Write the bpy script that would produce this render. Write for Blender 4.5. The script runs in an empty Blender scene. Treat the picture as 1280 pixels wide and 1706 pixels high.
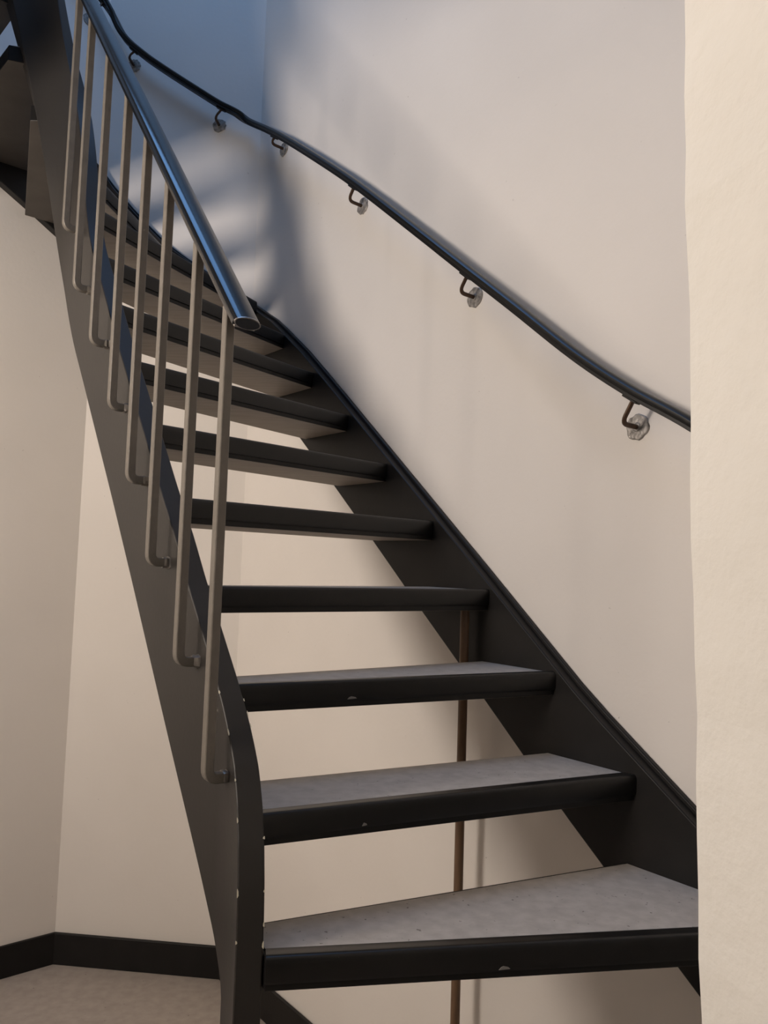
import bpy, bmesh, math, random
from mathutils import Vector, Matrix
random.seed(4)
scene = bpy.context.scene
col = scene.collection

# ------------------------------------------------------------------ camera
EYE = 1.702
PITCH, ROLL = math.radians(4.0), math.radians(1.85)
fw = Vector((0, math.cos(PITCH), math.sin(PITCH)))
up0 = Vector((0, -math.sin(PITCH), math.cos(PITCH)))
rt0 = Vector((1, 0, 0))
rt = rt0 * math.cos(ROLL) + up0 * math.sin(ROLL)
up = -rt0 * math.sin(ROLL) + up0 * math.cos(ROLL)
cd = bpy.data.cameras.new('camera')
cam = bpy.data.objects.new('camera', cd)
col.objects.link(cam)
cd.sensor_fit = 'HORIZONTAL'
cd.sensor_width = 36.0
cd.lens = 36.0 * 1282 / 1280
cd.clip_start = 0.02
m3 = Matrix((rt, up, -fw)).transposed()
cam.matrix_world = Matrix.Translation((0, 0, EYE)) @ m3.to_4x4()
scene.camera = cam

# ------------------------------------------------------------------ world, lamps, exposure
w = bpy.data.worlds.new('world')
scene.world = w
w.use_nodes = True
w.node_tree.nodes['Background'].inputs[0].default_value = (1.0, 0.93, 0.86, 1)
w.node_tree.nodes['Background'].inputs[1].default_value = 0.06


def area_light(name, loc, target, size, power, color, size_y=None):
    ld = bpy.data.lights.new(name, 'AREA')
    ld.energy = power
    ld.color = color
    ld.size = size
    if size_y:
        ld.shape = 'RECTANGLE'
        ld.size_y = size_y
    else:
        ld.shape = 'DISK'
    o = bpy.data.objects.new(name, ld)
    o.location = loc
    o.rotation_euler = (Vector(target) - Vector(loc)).to_track_quat('-Z', 'Y').to_euler()
    col.objects.link(o)
    return o


# warm lamp in the hall to the left
area_light('hall_lamp_light', (-2.83, -0.02, 2.44), (-0.2, 2.4, 5.3), 0.8, 110, (1.0, 0.885, 0.785))
# cold daylight from the floor above
area_light('upstairs_daylight', (-0.75, 1.7, 6.2), (-0.75, 2.3, 2.5), 2.0, 38, (0.23, 0.50, 1.0))

vs = scene.view_settings
vs.view_transform = 'Standard'
vs.look = 'None'
vs.gamma = 1
vs.use_curve_mapping = False
vs.exposure = 0.0


# ------------------------------------------------------------------ materials
def new_mat(name, base, rough=0.5, metal=0.0, spec=0.5, var=None, var_scale=8.0, detail=5.0,
            bump=0.0, bump_scale=60.0, specks=None, speck_scale=60.0, speck_lo=0.7, coat=0.0,
            stretch=(1, 1, 1)):
    m = bpy.data.materials.new(name)
    m.use_nodes = True
    nt = m.node_tree
    N, L = nt.nodes, nt.links
    b = N['Principled BSDF']
    b.inputs['Roughness'].default_value = rough
    b.inputs['Metallic'].default_value = metal
    b.inputs['Specular IOR Level'].default_value = spec
    b.inputs['Coat Weight'].default_value = coat
    tc = N.new('ShaderNodeTexCoord')
    mp = N.new('ShaderNodeMapping')
    mp.inputs['Scale'].default_value = stretch
    L.new(tc.outputs['Object'], mp.inputs[0])
    cur = None
    if var:
        nz = N.new('ShaderNodeTexNoise')
        nz.inputs['Scale'].default_value = var_scale
        nz.inputs['Detail'].default_value = detail
        L.new(mp.outputs[0], nz.inputs['Vector'])
        r = N.new('ShaderNodeValToRGB')
        r.color_ramp.elements[0].position = 0.32
        r.color_ramp.elements[1].position = 0.68
        r.color_ramp.elements[0].color = (*base, 1)
        r.color_ramp.elements[1].color = (*var, 1)
        L.new(nz.outputs['Fac'], r.inputs[0])
        cur = r.outputs[0]
    else:
        b.inputs['Base Color'].default_value = (*base, 1)
    if specks:
        n2_ = N.new('ShaderNodeTexNoise')
        n2_.inputs['Scale'].default_value = speck_scale
        n2_.inputs['Detail'].default_value = 3
        L.new(mp.outputs[0], n2_.inputs['Vector'])
        r2 = N.new('ShaderNodeValToRGB')
        r2.color_ramp.elements[0].position = speck_lo
        r2.color_ramp.elements[1].position = min(1, speck_lo + 0.05)
        L.new(n2_.outputs['Fac'], r2.inputs[0])
        mx = N.new('ShaderNodeMix')
        mx.data_type = 'RGBA'
        L.new(r2.outputs[0], mx.inputs['Factor'])
        if cur:
            L.new(cur, mx.inputs['A'])
        else:
            mx.inputs['A'].default_value = (*base, 1)
        mx.inputs['B'].default_value = (*specks, 1)
        cur = mx.outputs['Result']
    if cur:
        L.new(cur, b.inputs['Base Color'])
    if bump:
        nb = N.new('ShaderNodeTexNoise')
        nb.inputs['Scale'].default_value = bump_scale
        nb.inputs['Detail'].default_value = 4
        L.new(mp.outputs[0], nb.inputs['Vector'])
        bp = N.new('ShaderNodeBump')
        bp.inputs['Strength'].default_value = bump
        bp.inputs['Distance'].default_value = 0.004
        L.new(nb.outputs['Fac'], bp.inputs['Height'])
        L.new(bp.outputs[0], b.inputs['Normal'])
    return m


M = {}
M['wall'] = new_mat('painted_wall', (0.72, 0.68, 0.635), 0.75, spec=0.25, var=(0.75, 0.71, 0.665),
                    var_scale=2.5, bump=0.12, bump_scale=55, specks=(0.45, 0.41, 0.37), speck_scale=70, speck_lo=0.755)
M['plaster'] = new_mat('rough_plaster', (0.72, 0.70, 0.65), 0.85, spec=0.2, var=(0.75, 0.73, 0.68),
                       var_scale=6, bump=0.55, bump_scale=38)
M['black'] = new_mat('black_satin_paint', (0.007, 0.0063, 0.006), 0.42, spec=0.28, var=(0.010, 0.009, 0.0085),
                     var_scale=14, bump=0.05, bump_scale=120, specks=(0.07, 0.065, 0.06), speck_scale=110, speck_lo=0.76)
M['stringer'] = new_mat('charcoal_brown_paint', (0.022, 0.0195, 0.0175), 0.42, spec=0.35, var=(0.027, 0.024, 0.0215),
                        var_scale=5, bump=0.05, bump_scale=90)
M['nosing'] = new_mat('black_rubber_nosing', (0.004, 0.0037, 0.0035), 0.36, spec=0.38, var=(0.007, 0.0064, 0.006),
                      var_scale=20, specks=(0.08, 0.075, 0.07), speck_scale=130, speck_lo=0.77)
M['lino'] = new_mat('grey_linoleum', (0.38, 0.35, 0.32), 0.55, spec=0.4, var=(0.46, 0.43, 0.395), var_scale=38,
                    detail=9, specks=(0.15, 0.135, 0.12), speck_scale=95, speck_lo=0.69)
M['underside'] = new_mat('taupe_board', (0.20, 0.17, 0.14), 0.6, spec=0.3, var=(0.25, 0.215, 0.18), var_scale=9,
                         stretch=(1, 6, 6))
M['underside_dark'] = new_mat('darker_tread_underside', (0.065, 0.056, 0.048), 0.55, spec=0.3, var=(0.085, 0.074, 0.063), var_scale=9)  # darker underside colour for the uppermost treads
M['baluster'] = new_mat('taupe_painted_steel', (0.155, 0.138, 0.118), 0.45, metal=0.1, var=(0.185, 0.166, 0.142),
                        var_scale=30, bump=0.2, bump_scale=140, specks=(0.05, 0.045, 0.04), speck_scale=90, speck_lo=0.76)
M['steel'] = new_mat('worn_steel', (0.42, 0.39, 0.36), 0.35, metal=0.8, var=(0.30, 0.28, 0.26), var_scale=40)
M['rail'] = new_mat('black_glossy_rail', (0.010, 0.011, 0.013), 0.16, spec=0.6, bump=0.02, bump_scale=60)
M['rail_matte'] = new_mat('black_satin_rail', (0.008, 0.008, 0.008), 0.33, spec=0.4)
M['rust'] = new_mat('rusty_steel', (0.055, 0.032, 0.020), 0.5, metal=0.5, var=(0.10, 0.055, 0.032), var_scale=90,
                    bump=0.2, bump_scale=200)
M['rosette'] = new_mat('scraped_grey_plate', (0.13, 0.12, 0.11), 0.45, metal=0.3, var=(0.42, 0.39, 0.36),
                       var_scale=75, detail=7, bump=0.5, bump_scale=150)
M['pole'] = new_mat('brown_wood', (0.105, 0.058, 0.030), 0.55, var=(0.16, 0.092, 0.048), var_scale=25,
                    stretch=(4, 4, 0.5))
M['floor'] = new_mat('speckled_floor', (0.34, 0.30, 0.265), 0.5, spec=0.4, var=(0.41, 0.365, 0.325), var_scale=26,
                     detail=9, specks=(0.12, 0.10, 0.085), speck_scale=80, speck_lo=0.71)
M['chip'] = new_mat('bare_chipped_spot', (0.62, 0.58, 0.46), 0.7)
M['chip_grey'] = new_mat('grey_chipped_spot', (0.20, 0.19, 0.185), 0.7)

# ------------------------------------------------------------------ plan frame
# D runs along the right wall (up the stairs), Nn points into the right wall


def axes(deg):
    a = math.radians(deg)
    return Vector((math.sin(a), math.cos(a), 0)), Vector((math.cos(a), -math.sin(a), 0))


D1, N1 = axes(-39)
D2, N2 = axes(-84)
D3, N3 = axes(-129)
NW = 1.595          # right wall plane
NS = 1.55           # stringer face on it
C0 = D1 * 2.92 + N1 * NW          # corner right wall / back wall
LC = C0 + D2 * 0.73               # corner back wall / left wall


def SN(s, n, z):
    p = D1 * s + N1 * n
    return Vector((p.x, p.y, z + EYE))


# ------------------------------------------------------------------ mesh helpers
def link(name, me, mat, parent=None):
    o = bpy.data.objects.new(name, me)
    col.objects.link(o)
    if mat is not None:
        for mm in (mat if isinstance(mat, (list, tuple)) else [mat]):
            me.materials.append(mm)
    if parent is not None:
        o.parent = parent
        o.matrix_parent_inverse = Matrix.Translation(-parent.location)
    return o


def finish(bm, name, mat, parent=None, smooth=False, bevel=0.0, seg=2):
    bmesh.ops.remove_doubles(bm, verts=bm.verts, dist=1e-5)
    bmesh.ops.recalc_face_normals(bm, faces=bm.faces)
    me = bpy.data.meshes.new(name)
    bm.to_mesh(me)
    bm.free()
    o = link(name, me, mat, parent)
    if smooth:
        for p in me.polygons:
            p.use_smooth = True
        try:
            me.set_sharp_from_angle(angle=math.radians(38))
        except Exception:
            pass
    if bevel:
        b = o.modifiers.new('bevel', 'BEVEL')
        b.width = bevel
        b.segments = seg
        b.limit_method = 'ANGLE'
        b.angle_limit = math.radians(40)
    return o


def prism(bm, pts, z0, z1):
    """vertical prism over plan polygon (list of xy Vectors), world z"""
    lo = [bm.verts.new((p.x, p.y, z0)) for p in pts]
    hi = [bm.verts.new((p.x, p.y, z1)) for p in pts]
    k = len(pts)
    bm.faces.new(hi)
    bm.faces.new(lo[::-1])
    for i in range(k):
        j = (i + 1) % k
        bm.faces.new((lo[i], lo[j], hi[j], hi[i]))


def loft(bm, rings, closed_ends=True):
    vr = [[bm.verts.new(p) for p in r] for r in rings]
    k = len(vr[0])
    for a, b in zip(vr[:-1], vr[1:]):
        for i in range(k):
            j = (i + 1) % k
            bm.faces.new((a[i], a[j], b[j], b[i]))
    if closed_ends:
        bm.faces.new(vr[0][::-1])
        bm.faces.new(vr[-1])
    return vr


def sweep_rings(path, profile, upv=Vector((0, 0, 1)), side_hint=None):
    """profile: list of (side, up) offsets; frames follow the path"""
    rings = []
    n = len(path)
    prev_side = side_hint
    for i, p in enumerate(path):
        t = (path[min(i + 1, n - 1)] - path[max(i - 1, 0)]).normalized()
        side = t.cross(upv)
        if side.length < 0.05:
            side = prev_side - t * prev_side.dot(t)
        side.normalize()
        if prev_side is not None and side.dot(prev_side) < 0:
            side = -side
        u = side.cross(t)
        if u.z < -1e-6 and abs(u.z) > 0.05:
            u = -u
        prev_side = side
        rings.append([p + side * a + u * b for a, b in profile])
    return rings


def circle_profile(r, k=12):
    return [(r * math.cos(2 * math.pi * i / k), r * math.sin(2 * math.pi * i / k)) for i in range(k)]


def smooth_path(pts, sub=6):
    out = []
    n = len(pts)
    for i in range(n - 1):
        p0 = pts[max(i - 1, 0)]
        p1, p2 = pts[i], pts[i + 1]
        p3 = pts[min(i + 2, n - 1)]
        for k in range(sub):
            t = k / sub
            out.append(0.5 * ((2 * p1) + (p2 - p0) * t + (2 * p0 - 5 * p1 + 4 * p2 - p3) * t * t +
                              (3 * p1 - p0 - 3 * p2 + p3) * t ** 3))
    out.append(pts[-1])
    return out


def fillet(pts, r, sub=5):
    out = [pts[0]]
    for i in range(1, len(pts) - 1):
        a, b, c_ = pts[i - 1], pts[i], pts[i + 1]
        u, v = (a - b).normalized(), (c_ - b).normalized()
        p, q = b + u * r, b + v * r
        for k in range(sub + 1):
            t = k / sub
            out.append(p * (1 - t) ** 2 + b * 2 * t * (1 - t) + q * t * t)
    out.append(pts[-1])
    return out


def interp(tab, x):
    if x <= tab[0][0]:
        (x0, y0), (x1, y1) = tab[0], tab[1]
    elif x >= tab[-1][0]:
        (x0, y0), (x1, y1) = tab[-2], tab[-1]
    else:
        for (x0, y0), (x1, y1) in zip(tab[:-1], tab[1:]):
            if x0 <= x <= x1:
                break
    return y0 + (y1 - y0) * (x - x0) / (x1 - x0)


def tag(o, label=None, cat=None, group=None, kind=None):
    if label:
        o['label'] = label
    if cat:
        o['category'] = cat
    if group:
        o['group'] = group
    if kind:
        o['kind'] = kind
    return o


def empty(name, loc):
    o = bpy.data.objects.new(name, None)
    o.location = loc
    o.empty_display_size = 0.1
    col.objects.link(o)
    return o


# ------------------------------------------------------------------ the setting
TOP = 6.4
R_END = C0 - D1 * 3.6
L_END = LC + D3 * 3.6


def wall_slab(name, a, b, nout, z0, z1, label, mat='wall', thick=0.12):
    bm = bmesh.new()
    prism(bm, [a, b, b + nout * thick, a + nout * thick], z0, z1)
    o = finish(bm, name, M[mat])
    tag(o, label, kind='structure')
    return o


wall_slab('wall_right', R_END, C0, N1, 0, TOP, 'off-white painted wall behind the staircase carrying the black wall handrail')
wall_slab('wall_back', C0, LC, N2, 0, TOP, 'narrow off-white wall between the two obtuse corners behind the stairs')
wall_slab('wall_left', LC, L_END, N3, 0, TOP, 'off-white wall at the left edge under the upper steps')

bm = bmesh.new()
fl = [R_END, C0, LC, L_END, Vector((-4.2, -3.0, 0)), Vector((3.0, -3.0, 0))]
prism(bm, fl, -0.1, 0.0)
tag(finish(bm, 'floor', M['floor']), 'speckled grey-brown floor covering at the foot of the stairs', kind='structure')


def baseboard(name, a, b, nout, label):
    bm = bmesh.new()
    prism(bm, [a, b, b - nout * 0.015, a - nout * 0.015], 0.0, 0.127)
    o = finish(bm, name, M['black'], bevel=0.003)
    tag(o, label, kind='structure')


baseboard('baseboard_right', R_END, C0 + D2 * 0.006, N1, 'black skirting board on the right wall below the steps')
baseboard('baseboard_back', C0, LC, N2, 'black skirting board along the back wall beside the stair foot')
baseboard('baseboard_left', LC, L_END, N3, 'black skirting board along the left wall')

# foreground wall end on the right, its arris slightly out of plumb and uneven
bm = bmesh.new()
rings = []
nz = 60
for i in range(nz + 1):
    z = 3.6 * i / nz
    zr = z - EYE
    x = 0.3225 - 0.0214 * zr
    j = 0.0012 * math.sin(z * 17.0) + 0.0008 * math.sin(z * 41 + 1) + random.uniform(-0.0006, 0.0006)
    x += j
    r_ = [Vector((x, 0.80, z)), Vector((x + 0.012, 0.812, z)), Vector((1.25, 0.84, z)), Vector((1.25, -1.2, z)),
          Vector((x + 0.62, -1.2, z)), Vector((x + 0.003, 0.788, z))]
    rings.append(r_)
loft(bm, rings)
o = finish(bm, 'wall_front', M['plaster'])
tag(o, 'cream plastered wall end in the right foreground hiding the stair edge', kind='structure')

# unseen overhead slab, added to keep lamp light off the upper right wall
bm = bmesh.new()
prism(bm, [Vector((-4.2, 1.18, 0)), Vector((-4.2, -3.0, 0)), Vector((3.0, -3.0, 0)), Vector((3.0, 0.3, 0)), Vector((0.3, 0.80, 0)), Vector((-0.9, 1.15, 0))], 3.10, 3.32)
tag(finish(bm, 'light_blocker', M['wall']), 'white overhead slab added out of view to shade the upper right wall', kind='structure')
# second unseen slab, its outline shaped to shade the top of the back wall
bm = bmesh.new()
prism(bm, [Vector((-1.48, 2.15, 0)), Vector((-1.50, 1.75, 0)), Vector((-1.75, 1.45, 0)), Vector((-2.0, 1.33, 0)), Vector((-3.6, 1.33, 0)), LC + D3 * 2.4 - N3 * 0.002, LC + D3 * 0.8 - N3 * 0.002], 3.12, 3.22)
tag(finish(bm, 'light_blocker', M['wall']), 'unseen overhead slab added to block the hall lamp from the upper back wall', kind='structure')

# ------------------------------------------------------------------ staircase
stair = empty('staircase', SN(1.2, 1.1, -EYE))
tag(stair, 'black open-riser winding staircase with grey linoleum treads', 'staircase')

# --- inner stringer: centre line in plan (s, n), straight with a curl at the foot and a turn at the top
TH = 0.045
inner_top = [(1.25, -0.322), (1.262, -0.304), (1.314, -0.231), (1.379, -0.151), (1.477, -0.034), (1.533, 0.043),
             (1.64, 0.168), (1.705, 0.25), (1.798, 0.363), (1.873, 0.454), (1.97, 0.573), (2.038, 0.664),
             (2.139, 0.795), (2.20, 0.87), (2.25, 0.948), (2.30, 1.072), (2.35, 1.22), (2.40, 1.332), (2.42, 1.371)]
inner_bot = [(1.242, -0.733), (1.282, -0.675), (1.359, -0.571), (1.52, -0.369), (1.59, -0.28), (1.767, -0.053),
             (1.933, 0.154), (2.122, 0.382), (2.2, 0.477), (2.25, 0.537), (2.3, 0.595), (2.35, 0.66), (2.4, 0.738), (2.42, 0.769)]
foot_top = [(1.138, -0.63), (1.143, -0.575), (1.150, -0.53), (1.165, -0.475), (1.19, -0.413), (1.219, -0.360), (1.262, -0.302), (1.30, -0.250)]
foot_bot = [(1.138, -EYE + 0.001), (1.2315, -EYE + 0.001), (1.2365, -0.755), (1.242, -0.735), (1.282, -0.675), (1.31, -0.637)]
turn_top = [(0, 1.371), (10, 1.454), (20, 1.554), (30, 1.665), (40, 1.834), (50, 2.038), (60, 2.254), (70, 2.42), (80, 2.56), (100, 2.8)]
turn_bot = [(0, 0.769), (10, 0.843), (20, 0.944), (30, 1.081), (40, 1.239), (50, 1.401), (60, 1.56), (70, 1.702), (80, 1.845), (100, 2.1)]
NC = 0.7025
RF, RT_ = 0.40, 0.24
inner_path = []       # (s, n, normal_s, normal_n, top, bot): the normal points to the tread side
for ph in range(48, 0, -1):
    a = math.radians(ph / 2)
    ss = 1.30 - RF * math.sin(a)
    inner_path.append((ss, NC - RF + RF * math.cos(a), -math.sin(a), math.cos(a),
                       interp(foot_top, ss), interp(foot_bot, ss)))
s_ = 1.30
while s_ < 2.4201:
    inner_path.append((s_, NC, 0, 1, interp(inner_top, s_), interp(inner_bot, s_)))
    s_ += 0.020
for ph in range(5, 101, 5):
    a = math.radians(ph)
    inner_path.append((2.42 + RT_ * math.sin(a), NC - RT_ + RT_ * math.cos(a), math.sin(a), math.cos(a),
                       interp(turn_top, ph), interp(turn_bot, ph)))
# relax the height tables a little so that the edges run smoothly
for _ in range(2):
    q = [list(p) for p in inner_path]
    for i in range(1, len(q) - 1):
        for j in ((4, 5) if i > 50 else ()):
            q[i][j] = (inner_path[i - 1][j] + 2 * inner_path[i][j] + inner_path[i + 1][j]) / 4
    inner_path = [tuple(p) for p in q]
bm = bmesh.new()
rings = []
for s, n, ns, nn, zt, zb in inner_path:
    h = TH / 2
    drop = 0.055 * max(0.0, min(1.0, (s - 2.42) / 0.12)) if s > 2.0 else 0.0
    rings.append([SN(s - ns * h, n - nn * h, zb), SN(s - ns * h, n - nn * h, zt),
                  SN(s + ns * h, n + nn * h, zt), SN(s + ns * h, n + nn * h, zb - drop)])
loft(bm, rings)
inner = finish(bm, 'inner_stringer', M['stringer'], stair, smooth=True, bevel=0.0025)
inner['label'] = 'dark brown curved stringer with chipped edges'

# --- outer stringer along right, back and left wall
ot_r = [(0.45, -0.80), (0.879, -0.493), (1.139, -0.303), (1.477, -0.012), (2.272, 0.662), (2.457, 0.815), (2.675, 0.976), (2.92, 1.118)]
ob_r = [(0.45, -1.16), (0.897, -0.813), (1.201, -0.572), (1.463, -0.348), (1.728, -0.126), (1.971, 0.082), (2.2, 0.275), (2.434, 0.47), (2.92, 0.87)]
ot_b = [(0.0, 1.118), (0.054, 1.149), (0.238, 1.271), (0.388, 1.372), (0.511, 1.49), (0.624, 1.612), (0.73, 1.735)]
ob_b = [(0.0, 0.87), (0.73, 1.266)]
ot_l = [(0.0, 1.735), (0.4, 2.0), (1.4, 2.60)]
ob_l = [(0.0, 1.266), (0.167, 1.366), (0.256, 1.426), (0.403, 1.515), (1.4, 2.10)]


def wall_points():
    out = []
    s = 0.45
    while s < 2.90:
        out.append((D1 * s + N1 * NW, -N1, interp(ot_r, s), interp(ob_r, s)))
        s += 0.08
    m = (-N1 - N2).normalized() / math.cos(math.radians(22.5))
    out.append((C0, m, ot_b[0][1], ob_b[0][1]))
    for i in range(1, 9):
        t = 0.73 * i / 9
        out.append((C0 + D2 * t, -N2, interp(ot_b, t), interp(ob_b, t)))
    m = (-N2 - N3).normalized() / math.cos(math.radians(22.5))
    out.append((LC, m, ot_l[0][1], ob_l[0][1]))
    for i in range(1, 15):
        t = 0.1 * i
        out.append((LC + D3 * t, -N3, interp(ot_l, t), interp(ob_l, t)))
    return out


WP = wall_points()


def wall_strip(name, off0, off1, dz_top, top_only, mat, bevel, parent):
    bm = bmesh.new()
    rings = []
    for p, nv, zt, zb in WP:
        a, b = p + nv * off0, p + nv * off1
        z1 = zt + dz_top + EYE
        z0 = (zt - 0.02 + EYE) if top_only else zb + EYE
        rings.append([Vector((a.x, a.y, z0)), Vector((b.x, b.y, z0)), Vector((b.x, b.y, z1)), Vector((a.x, a.y, z1))])
    loft(bm, rings)
    return finish(bm, name, M[mat], parent, smooth=True, bevel=bevel)


outer = wall_strip('outer_stringer', 0.0, 0.045, -0.006, False, 'black', 0.003, stair)
cs = wall_strip('cover_strip', 0.0, 0.016, 0.006, True, 'black', 0.003, outer)

# --- treads: name, z of the top, two points (s, n) of the nosing line
fronts = {
    'A': (-0.643, (1.117, 0.684), (0.739, 1.354)),
    'B': (-0.448, (1.207, 0.738), (0.993, 1.55)),
    'C': (-0.250, (1.398, 0.769), (1.220, 1.55)),
    'D': (-0.057, (1.500, 0.750), (1.449, 1.55)),
    'E': (0.135, (1.603, 0.738), (1.680, 1.55)),
    'F': (0.325, (1.790, 0.741), (1.907, 1.55)),
    'G': (0.514, (1.959, 0.738), (2.129, 1.55)),
    'H': (0.703, (2.108, 0.736), (2.357, 1.55)),
    'I': (0.895, (2.297, 0.790), (2.573, 1.55)),
    'J': (1.085, (2.440, 0.838), (2.521, 0.996)),
    'K': (1.275, (2.600, 0.823), (2.777, 1.000)),
}
for nm, z, ph, ang in (('L', 1.465, 32, 60), ('M', 1.655, 50, 77), ('N', 1.845, 68, 95), ('O', 2.035, 86, 113), ('P', 2.225, 100, 130)):
    a = math.radians(ph)
    p = (2.42 + RT_ * math.sin(a), NC - RT_ + RT_ * math.cos(a))
    g = math.radians(ang)
    fronts[nm] = (z, p, (p[0] + math.sin(g), p[1] + math.cos(g)))


def path_hit(p, q):
    """where the nosing line through p,q meets the stringer centre line"""
    best = None
    dx, dy = q[0] - p[0], q[1] - p[1]
    for (a, b) in zip(inner_path[:-1], inner_path[1:]):
        ex, ey = b[0] - a[0], b[1] - a[1]
        det = dx * ey - dy * ex
        if abs(det) < 1e-9:
            continue
        u = ((a[0] - p[0]) * dy - (a[1] - p[1]) * dx) / det
        t = ((a[0] - p[0]) * ey - (a[1] - p[1]) * ex) / det
        if -0.01 <= u <= 1.01:
            pt = (a[0] + ex * u, a[1] + ey * u)
            if best is None or abs(t) < best[0]:
                best = (abs(t), pt)
    return best[1] if best else p


def clip(poly, nv, dist):
    out = []
    for i, a in enumerate(poly):
        b = poly[(i + 1) % len(poly)]
        fa, fb = a.dot(nv) - dist, b.dot(nv) - dist
        if fa <= 0:
            out.append(a)
        if fa * fb < 0:
            out.append(a + (b - a) * (fa / (fa - fb)))
    return out


names = 'ABCDEFGHIJKLMNOP'
BT, NOSE_W, NOSE_H = 0.055, 0.032, 0.042
tread_names = []
for i, nm in enumerate(names[:-1]):
    z, p, q = fronts[nm]
    p2, q2 = fronts[names[i + 1]][1:]
    fi = path_hit(p, q)
    if nm == 'A':
        fi = (1.1155, 0.6865)
    bi = path_hit(p2, q2)
    P = SN(*fi, 0).xy.to_3d()
    Q = SN(*q, 0).xy.to_3d()
    fdir = (Q - P).normalized()
    if nm != 'A':
        P = P + fdir * 0.020
    back = Vector((-fdir.y, fdir.x, 0))
    P2 = SN(*bi, 0).xy.to_3d()
    Q2 = SN(*q2, 0).xy.to_3d()
    bdir = (Q2 - P2).normalized()
    bb = Vector((-bdir.y, bdir.x, 0))
    P2 = P2 + bdir * 0.020
    ov = 0.03
    far = 3.0

    def outline(front_set, back_set, inset=0.0):
        poly = [P + back * front_set, P + back * front_set + fdir * far, P2 + bb * (ov - back_set) + bdir * far, P2 + bb * (ov - back_set)]
        for nv, base in ((N1, C0), (N2, C0), (N3, LC)):
            poly = clip(poly, nv, base.dot(nv) - 0.045 + 0.0 - inset)
        return poly

    zt = z + EYE
    bm = bmesh.new()
    prism(bm, outline(0.005, 0.0), zt - BT, zt - 0.003)
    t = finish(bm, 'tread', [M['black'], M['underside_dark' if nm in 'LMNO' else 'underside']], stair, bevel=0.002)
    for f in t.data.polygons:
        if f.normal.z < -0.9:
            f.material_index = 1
    # nosing profile: top flange with a ridge and a rounded front
    bm = bmesh.new()
    plen = 0.0
    fp = outline(0.0, 0.0)
    # front line length to the wall
    Lr = max((v - P).dot(fdir) for v in fp if abs((v - P).dot(back)) < 0.004)
    prof = [(NOSE_W, -0.004), (NOSE_W, 0.0008), (0.012, 0.0012), (0.010, 0.0025), (0.004, 0.0022), (0.0008, 0.0005),
            (-0.0015, -0.004), (-0.002, -0.012), (-0.001, -NOSE_H + 0.006), (0.001, -NOSE_H), (0.0055, -NOSE_H), (0.0055, -0.006)]
    rings = []
    for k in range(2):
        x = P + fdir * (Lr * k)
        if k == 1:
            # follow the stringer face at the outer end
            rr = []
            for a, b in prof:
                base = P + back * a
                far_pt = base + fdir * 3.0
                seg = [base, far_pt]
                tt = 3.0
                for nv, bs in ((N1, C0), (N2, C0), (N3, LC)):
                    dn = fdir.dot(nv)
                    if dn > 1e-6:
                        tt = min(tt, (bs.dot(nv) - 0.045 - base.dot(nv)) / dn)
                e = base + fdir * (tt - 0.0005)
                rr.append(Vector((e.x, e.y, zt + b)))
            rings.append(rr)
        else:
            rings.append([Vector((x.x + back.x * a, x.y + back.y * a, zt + b)) for a, b in prof])
    loft(bm, rings)
    ns_ = finish(bm, 'nosing', M['nosing'], t, smooth=True)
    # linoleum inlay
    bm = bmesh.new()
    prism(bm, outline(NOSE_W, 0.012, 0.0015), zt - 0.0035, zt)
    cv = finish(bm, 'linoleum_covering', M['lino'], t)
    tread_names.append((nm, t, P, fdir, back, zt))

# paint chips on nosings and on the stringer edges
chip_specs = {'A': (0.405, 0.020), 'B': (0.21, 0.010), 'C': (0.30, 0.022)}
for nm, t, P, fdir, back, zt in tread_names:
    if nm in chip_specs:
        along, wid = chip_specs[nm]
        c_ = P + fdir * along - back * 0.0022
        bm = bmesh.new()
        zc = zt - NOSE_H + 0.004
        pts = [(-wid / 2, 0), (-wid / 3, 0.004), (-0.002, 0.006), (wid / 3, 0.004), (wid / 2, 0.001)]
        vs_ = [Vector((c_.x, c_.y, zc + b)) + fdir * a for a, b in pts]
        A_ = [bm.verts.new(v) for v in vs_]
        B_ = [bm.verts.new(v + back * 0.002) for v in vs_]
        bm.faces.new(A_)
        bm.faces.new(B_[::-1])
        for i in range(5):
            j = (i + 1) % 5
            bm.faces.new((A_[i], A_[j], B_[j], B_[i]))
        finish(bm, 'paint_chip', M['chip_grey'], t)


def edge_point(u, side):
    """point on the upper edge of the inner stringer; u counts path stations"""
    i = min(int(u), len(inner_path) - 2)
    f = u - i
    a, b = inner_path[i], inner_path[i + 1]
    v = [a[k] * (1 - f) + b[k] * f for k in range(6)]
    h = TH / 2 * side
    return SN(v[0] + v[2] * h, v[1] + v[3] * h, v[4])


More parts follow.
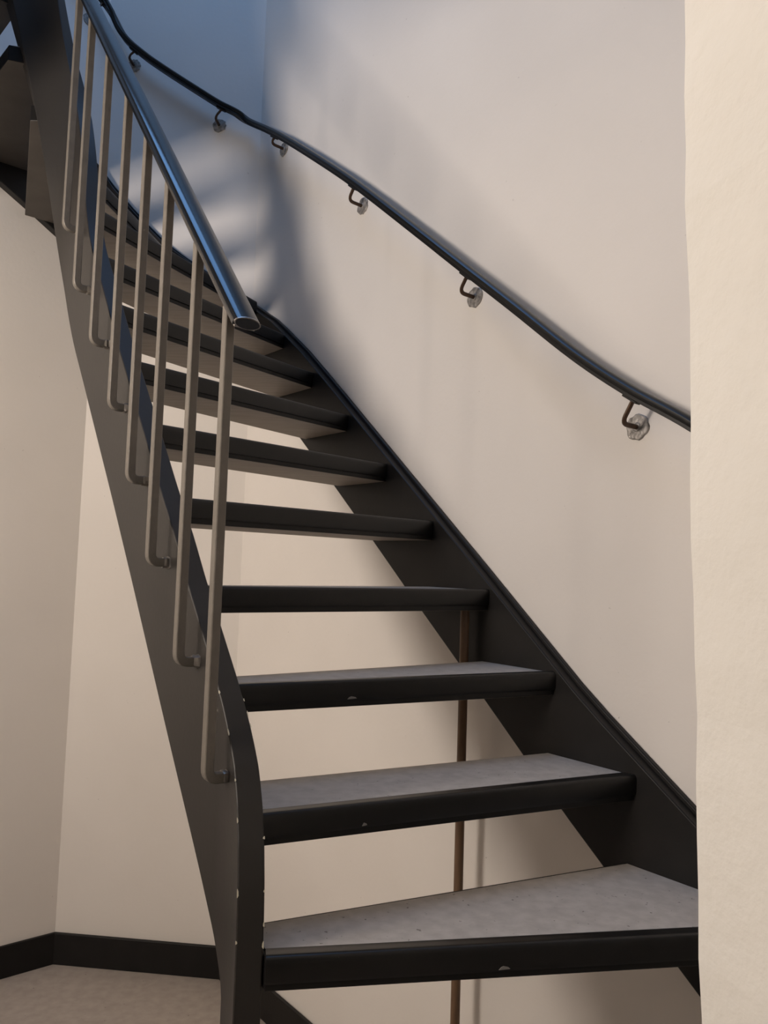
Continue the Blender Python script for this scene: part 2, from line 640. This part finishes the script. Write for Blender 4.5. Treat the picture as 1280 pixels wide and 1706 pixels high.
bm = bmesh.new()
spots = [(0.3, 1, .012), (1.2, 1, .008), (3.2, 1, .005), (9.5, 1, .005), (37.6, 1, .009), (41.4, 1, .013), (46.2, 1, .006),
         (0.5, -1, .006), (3.2, -1, .014), (13.0, -1, .009), (21.6, -1, .005), (36.1, -1, .013), (48.3, -1, .007)]
for u, side, ln in spots:
    p0, p1 = edge_point(u, side), edge_point(u + 0.5, side)
    tdir = (p1 - p0).normalized()
    cx = p0
    i = min(int(u), len(inner_path) - 2)
    a = inner_path[i]
    nside = (SN(a[2], a[3], 0) - SN(0, 0, 0)) * side
    nside.normalize()
    upn = tdir.cross(nside)
    if upn.z < 0:
        upn = -upn
    wd = random.uniform(0.0010, 0.0026)
    ring = []
    for (f, g) in ((-0.5, 0.0), (-0.25, 1.0), (0.2, 0.8), (0.5, 0.05)):
        ring.append((f * ln, g))
    # a sliver wrapped over the edge: one flank on top, one on the face
    e = [bm.verts.new(cx + tdir * f + nside * 0.0006 + upn * 0.0006) for f, g in ring]
    tp = [bm.verts.new(cx + tdir * f - nside * (wd * g + 0.0002) + upn * 0.0005) for f, g in ring]
    sd = [bm.verts.new(cx + tdir * f + nside * 0.0005 - upn * (wd * 1.2 * g + 0.0002)) for f, g in ring]
    for k in range(3):
        bm.faces.new((e[k], e[k + 1], tp[k + 1], tp[k]))
        bm.faces.new((e[k + 1], e[k], sd[k], sd[k + 1]))
pc = finish(bm, 'paint_chips', M['chip'], inner)
pc['kind'] = 'stuff'

# ------------------------------------------------------------------ balustrade
bal = empty('balustrade', SN(1.261, 0.64, -0.40))
tag(bal, 'taupe steel balusters carrying a glossy dark rail along the inner side of the stairs', 'railing')
BN = 0.64
bars = [(1.261, -0.384, 0.462), (1.403, -0.197, 0.630), (1.565, -0.008, 0.814), (1.706, 0.176, 0.990), (1.852, 0.364, 1.158),
        (2.019, 0.558, 1.346), (2.190, 0.749, 1.535), (2.330, 0.968, 1.690)]
A = 0.009
rail_line = [(b[0], b[2]) for b in bars]


def rail_z(s):
    return 0.462 + 1.155 * (s - 1.261)


for s, zf, zt in bars:
    zt = rail_z(s) + 0.004
    path = [SN(s, 0.6815, zf), SN(s, BN, zf), SN(s, BN, zt)]
    path = fillet(path, 0.019, 6)
    rings = []
    for i, p in enumerate(path):
        tn = (path[min(i + 1, len(path) - 1)] - path[max(i - 1, 0)]).normalized()
        side = D1.copy()
        u = side.cross(tn).normalized()
        c2 = 0.0015
        prof = [(-A, -A + c2), (-A, A - c2), (-A + c2, A), (A - c2, A), (A, A - c2), (A, -A + c2), (A - c2, -A), (-A + c2, -A)]
        rings.append([p + side * a + u * b for a, b in prof])
    bm = bmesh.new()
    loft(bm, rings)
    b = finish(bm, 'baluster', M['baluster'], bal, smooth=True)
    # weld collar where the foot meets the stringer
    bm = bmesh.new()
    wr = []
    for n_, g in ((0.668, 0.0102), (0.672, 0.0118), (0.677, 0.0112), (0.6805, 0.0135)):
        ring = []
        for k in range(10):
            an = 2 * math.pi * k / 10
            rr = g * random.uniform(0.92, 1.1) / max(abs(math.cos(an)), abs(math.sin(an))) ** 0.75
            ring.append(SN(s, n_, zf) + D1 * (rr * math.cos(an)) + Vector((0, 0, rr * math.sin(an))))
        wr.append(ring)
    loft(bm, wr)
    finish(bm, 'weld', M['steel'] if s < 1.6 or 1.8 < s < 1.9 else M['baluster'], b, smooth=True)

# rail: flat steel strip below, plastic profile on top
NR = 0.652
rp = []
s = 1.222
while s < 2.4201:
    rp.append(SN(s, NR, rail_z(s)))
    s += 0.05
off = NR - NC
last = rail_z(s - 0.05)
zc = last
for ph in range(8, 97, 8):
    a = math.radians(ph)
    r_ = RT_ + off
    zc += r_ * math.radians(8) * 3.0
    rp.append(SN(2.42 + r_ * math.sin(a), NC - RT_ + r_ * math.cos(a), zc))
bm = bmesh.new()
loft(bm, sweep_rings(rp, [(-0.021, 0.0), (0.021, 0.0), (0.021, 0.006), (-0.021, 0.006)]))
rs = finish(bm, 'rail_strip', M['steel'], bal, bevel=0.001)
prof = [(-0.0255, 0.0035), (-0.0275, 0.008), (-0.0265, 0.014), (-0.0235, 0.0185), (-0.019, 0.0212), (-0.010, 0.0228), (0, 0.0234), (0.010, 0.0228), (0.019, 0.0212),
        (0.0235, 0.0185), (0.0265, 0.014), (0.0275, 0.008), (0.0255, 0.0035), (0.020, 0.0062), (-0.020, 0.0062)]
bm = bmesh.new()
loft(bm, sweep_rings(rp, prof))
rl = finish(bm, 'handrail', M['rail'], bal, smooth=True)
# end cap: thin steel rim with a dark inset
t0 = (rp[1] - rp[0]).normalized()
sd0 = t0.cross(Vector((0, 0, 1))).normalized()
u0 = sd0.cross(t0)
bm = bmesh.new()
cap_path = [rp[0] - t0 * 0.003, rp[0] - t0 * 0.0002]
cp = [(0.0265 * math.cos(x), 0.0135 + 0.0125 * math.sin(x)) for x in [2 * math.pi * k / 20 for k in range(20)]]
loft(bm, [[q_ + sd0 * a + u0 * b for a, b in cp] for q_ in cap_path])
ec = finish(bm, 'end_cap', M['steel'], rl, smooth=True)
bm = bmesh.new()
loft(bm, [[q_ + sd0 * a * 0.9 + u0 * (0.0135 + (b - 0.0135) * 0.86) for a, b in cp] for q_ in (rp[0] - t0 * 0.0038, rp[0] - t0 * 0.002)])
ei = finish(bm, 'cap_plug', M['rail'], rl, smooth=True)

# ------------------------------------------------------------------ wall handrail
hr = empty('wall_handrail', C0 - N1 * 0.065 + Vector((0, 0, 1.9 + EYE)))
tag(hr, 'slim black handrail on rusty brackets following the off-white walls', 'handrail')
OFF = 0.065
hp = []
for s, z in [(0.55, 0.13), (0.70, 0.212), (0.865, 0.329), (1.005, 0.418), (1.158, 0.531), (1.356, 0.698), (1.566, 0.873), (1.756, 1.033),
             (2.079, 1.302), (2.310, 1.482), (2.575, 1.680), (2.74, 1.795)]:
    hp.append(SN(s, NW - OFF, z))
for t, z in [(0.035, 1.900), (0.10, 1.945), (0.173, 1.984), (0.271, 2.047), (0.412, 2.140), (0.527, 2.222), (0.625, 2.312)]:
    p = C0 + D2 * t - N2 * OFF
    hp.append(Vector((p.x, p.y, z + EYE)))
for t, z in [(0.03, 2.45), (0.15, 2.56), (0.40, 2.78), (0.8, 3.1)]:
    p = LC + D3 * t - N3 * OFF
    hp.append(Vector((p.x, p.y, z + EYE)))
hp = smooth_path(hp, 6)
prof = [(-0.017, 0.0), (-0.0195, 0.004), (-0.0195, 0.011), (-0.015, 0.0165), (-0.007, 0.019), (0.007, 0.019), (0.015, 0.0165), (0.0195, 0.011), (0.0195, 0.004), (0.017, 0.0)]
prof = [(a, b - 0.003) for a, b in prof]
bm = bmesh.new()
loft(bm, sweep_rings(hp, prof))
finish(bm, 'rail_profile', M['rail_matte'], hr, smooth=True)
bm = bmesh.new()
loft(bm, sweep_rings(hp, [(-0.015, -0.012), (0.015, -0.012), (0.015, -0.0028), (-0.015, -0.0028)]))
finish(bm, 'rail_bar', M['black'], hr, bevel=0.0015)


def rail_under(p):
    """height of the rail bar underside above plan point p"""
    best = min(range(len(hp) - 1), key=lambda i: ((hp[i] + hp[i + 1]) / 2 - p).xy.length)
    a, b = hp[best], hp[best + 1]
    ab = (b - a).xy
    f = max(0, min(1, (p - a).xy.dot(ab) / ab.length_squared))
    return (a + (b - a) * f)


def bracket(base, dv, nv, ztop_shift, zr):
    """base: plan point on the wall (z ignored), zr: rosette height"""
    wallp = Vector((base.x, base.y, zr + EYE))
    out = wallp - nv * OFF
    top = rail_under(out - dv * 0.032)
    g = top.copy()
    topp = Vector((top.x, top.y, top.z - 0.010))
    rootp = wallp - nv * 0.004
    knee = Vector((out.x, out.y, zr + EYE - 0.000))
    path = fillet([rootp, knee, topp], 0.022, 6)
    bm = bmesh.new()
    rings = []
    for i, p in enumerate(path):
        tn = (path[min(i + 1, len(path) - 1)] - path[max(i - 1, 0)]).normalized()
        sd = dv.copy()
        u = sd.cross(tn).normalized()
        rings.append([p + sd * a + u * b for a, b in circle_profile(0.006, 10)])
    loft(bm, rings)
    br = finish(bm, 'bracket', M['rust'], hr, smooth=True)
    # saddle plate under the rail
    k = min(range(len(hp)), key=lambda i: (hp[i] - top).length)
    tn = (hp[min(k + 1, len(hp) - 1)] - hp[max(k - 1, 0)]).normalized()
    sd = tn.cross(Vector((0, 0, 1))).normalized()
    u = sd.cross(tn)
    bm = bmesh.new()
    cpt = top - u * 0.0145
    loft(bm, [[cpt + tn * l + sd * a + u * b for a, b in ((-0.009, -0.0025), (0.009, -0.0025), (0.009, 0.0026), (-0.009, 0.0026))] for l in (-0.022, 0.022)])
    finish(bm, 'saddle', M['black'], br, bevel=0.0012)
    # rosette with a ragged smeared edge
    bm = bmesh.new()
    rr = [0.031 * random.uniform(0.90, 1.06) for _ in range(22)]
    rings = []
    for dist, sc in ((0.0, 1.0), (0.0025, 1.0), (0.0045, 0.93), (0.0048, 0.35), (0.007, 0.30), (0.0075, 0.22)):
        rings.append([wallp - nv * dist + dv * (sc * rr[j] * math.cos(2 * math.pi * j / 22)) +
                      Vector((0, 0, sc * rr[j] * math.sin(2 * math.pi * j / 22))) for j in range(22)])
    loft(bm, rings)
    finish(bm, 'rosette', M['rosette'], br, smooth=True)


for s, z in ((1.026, 0.346), (1.574, 0.800), (2.145, 1.280), (2.711, 1.727)):
    bracket(D1 * s + N1 * NW, D1, N1, 0, z)
for t, z in ((0.189, 1.926), (0.600, 2.218)):
    bracket(C0 + D2 * t, D2, N2, 0, z)
bracket(LC + D3 * 0.085, D3, N3, 0, 2.40)

# ------------------------------------------------------------------ support pole under the fourth visible step
base = SN(1.507, 1.518, -EYE)
bm = bmesh.new()
zt = fronts['D'][0] - BT
rings = []
for z in (-EYE, -1.2, -0.6, zt):
    rings.append([SN(1.507, 1.518, z) + D1 * a + N1 * b for a, b in circle_profile(0.0125, 14)])
loft(bm, rings)
po = finish(bm, 'support_pole', M['pole'], None, smooth=True)
tag(po, 'slim brown wooden pole standing under the steps beside the right stringer', 'pole')
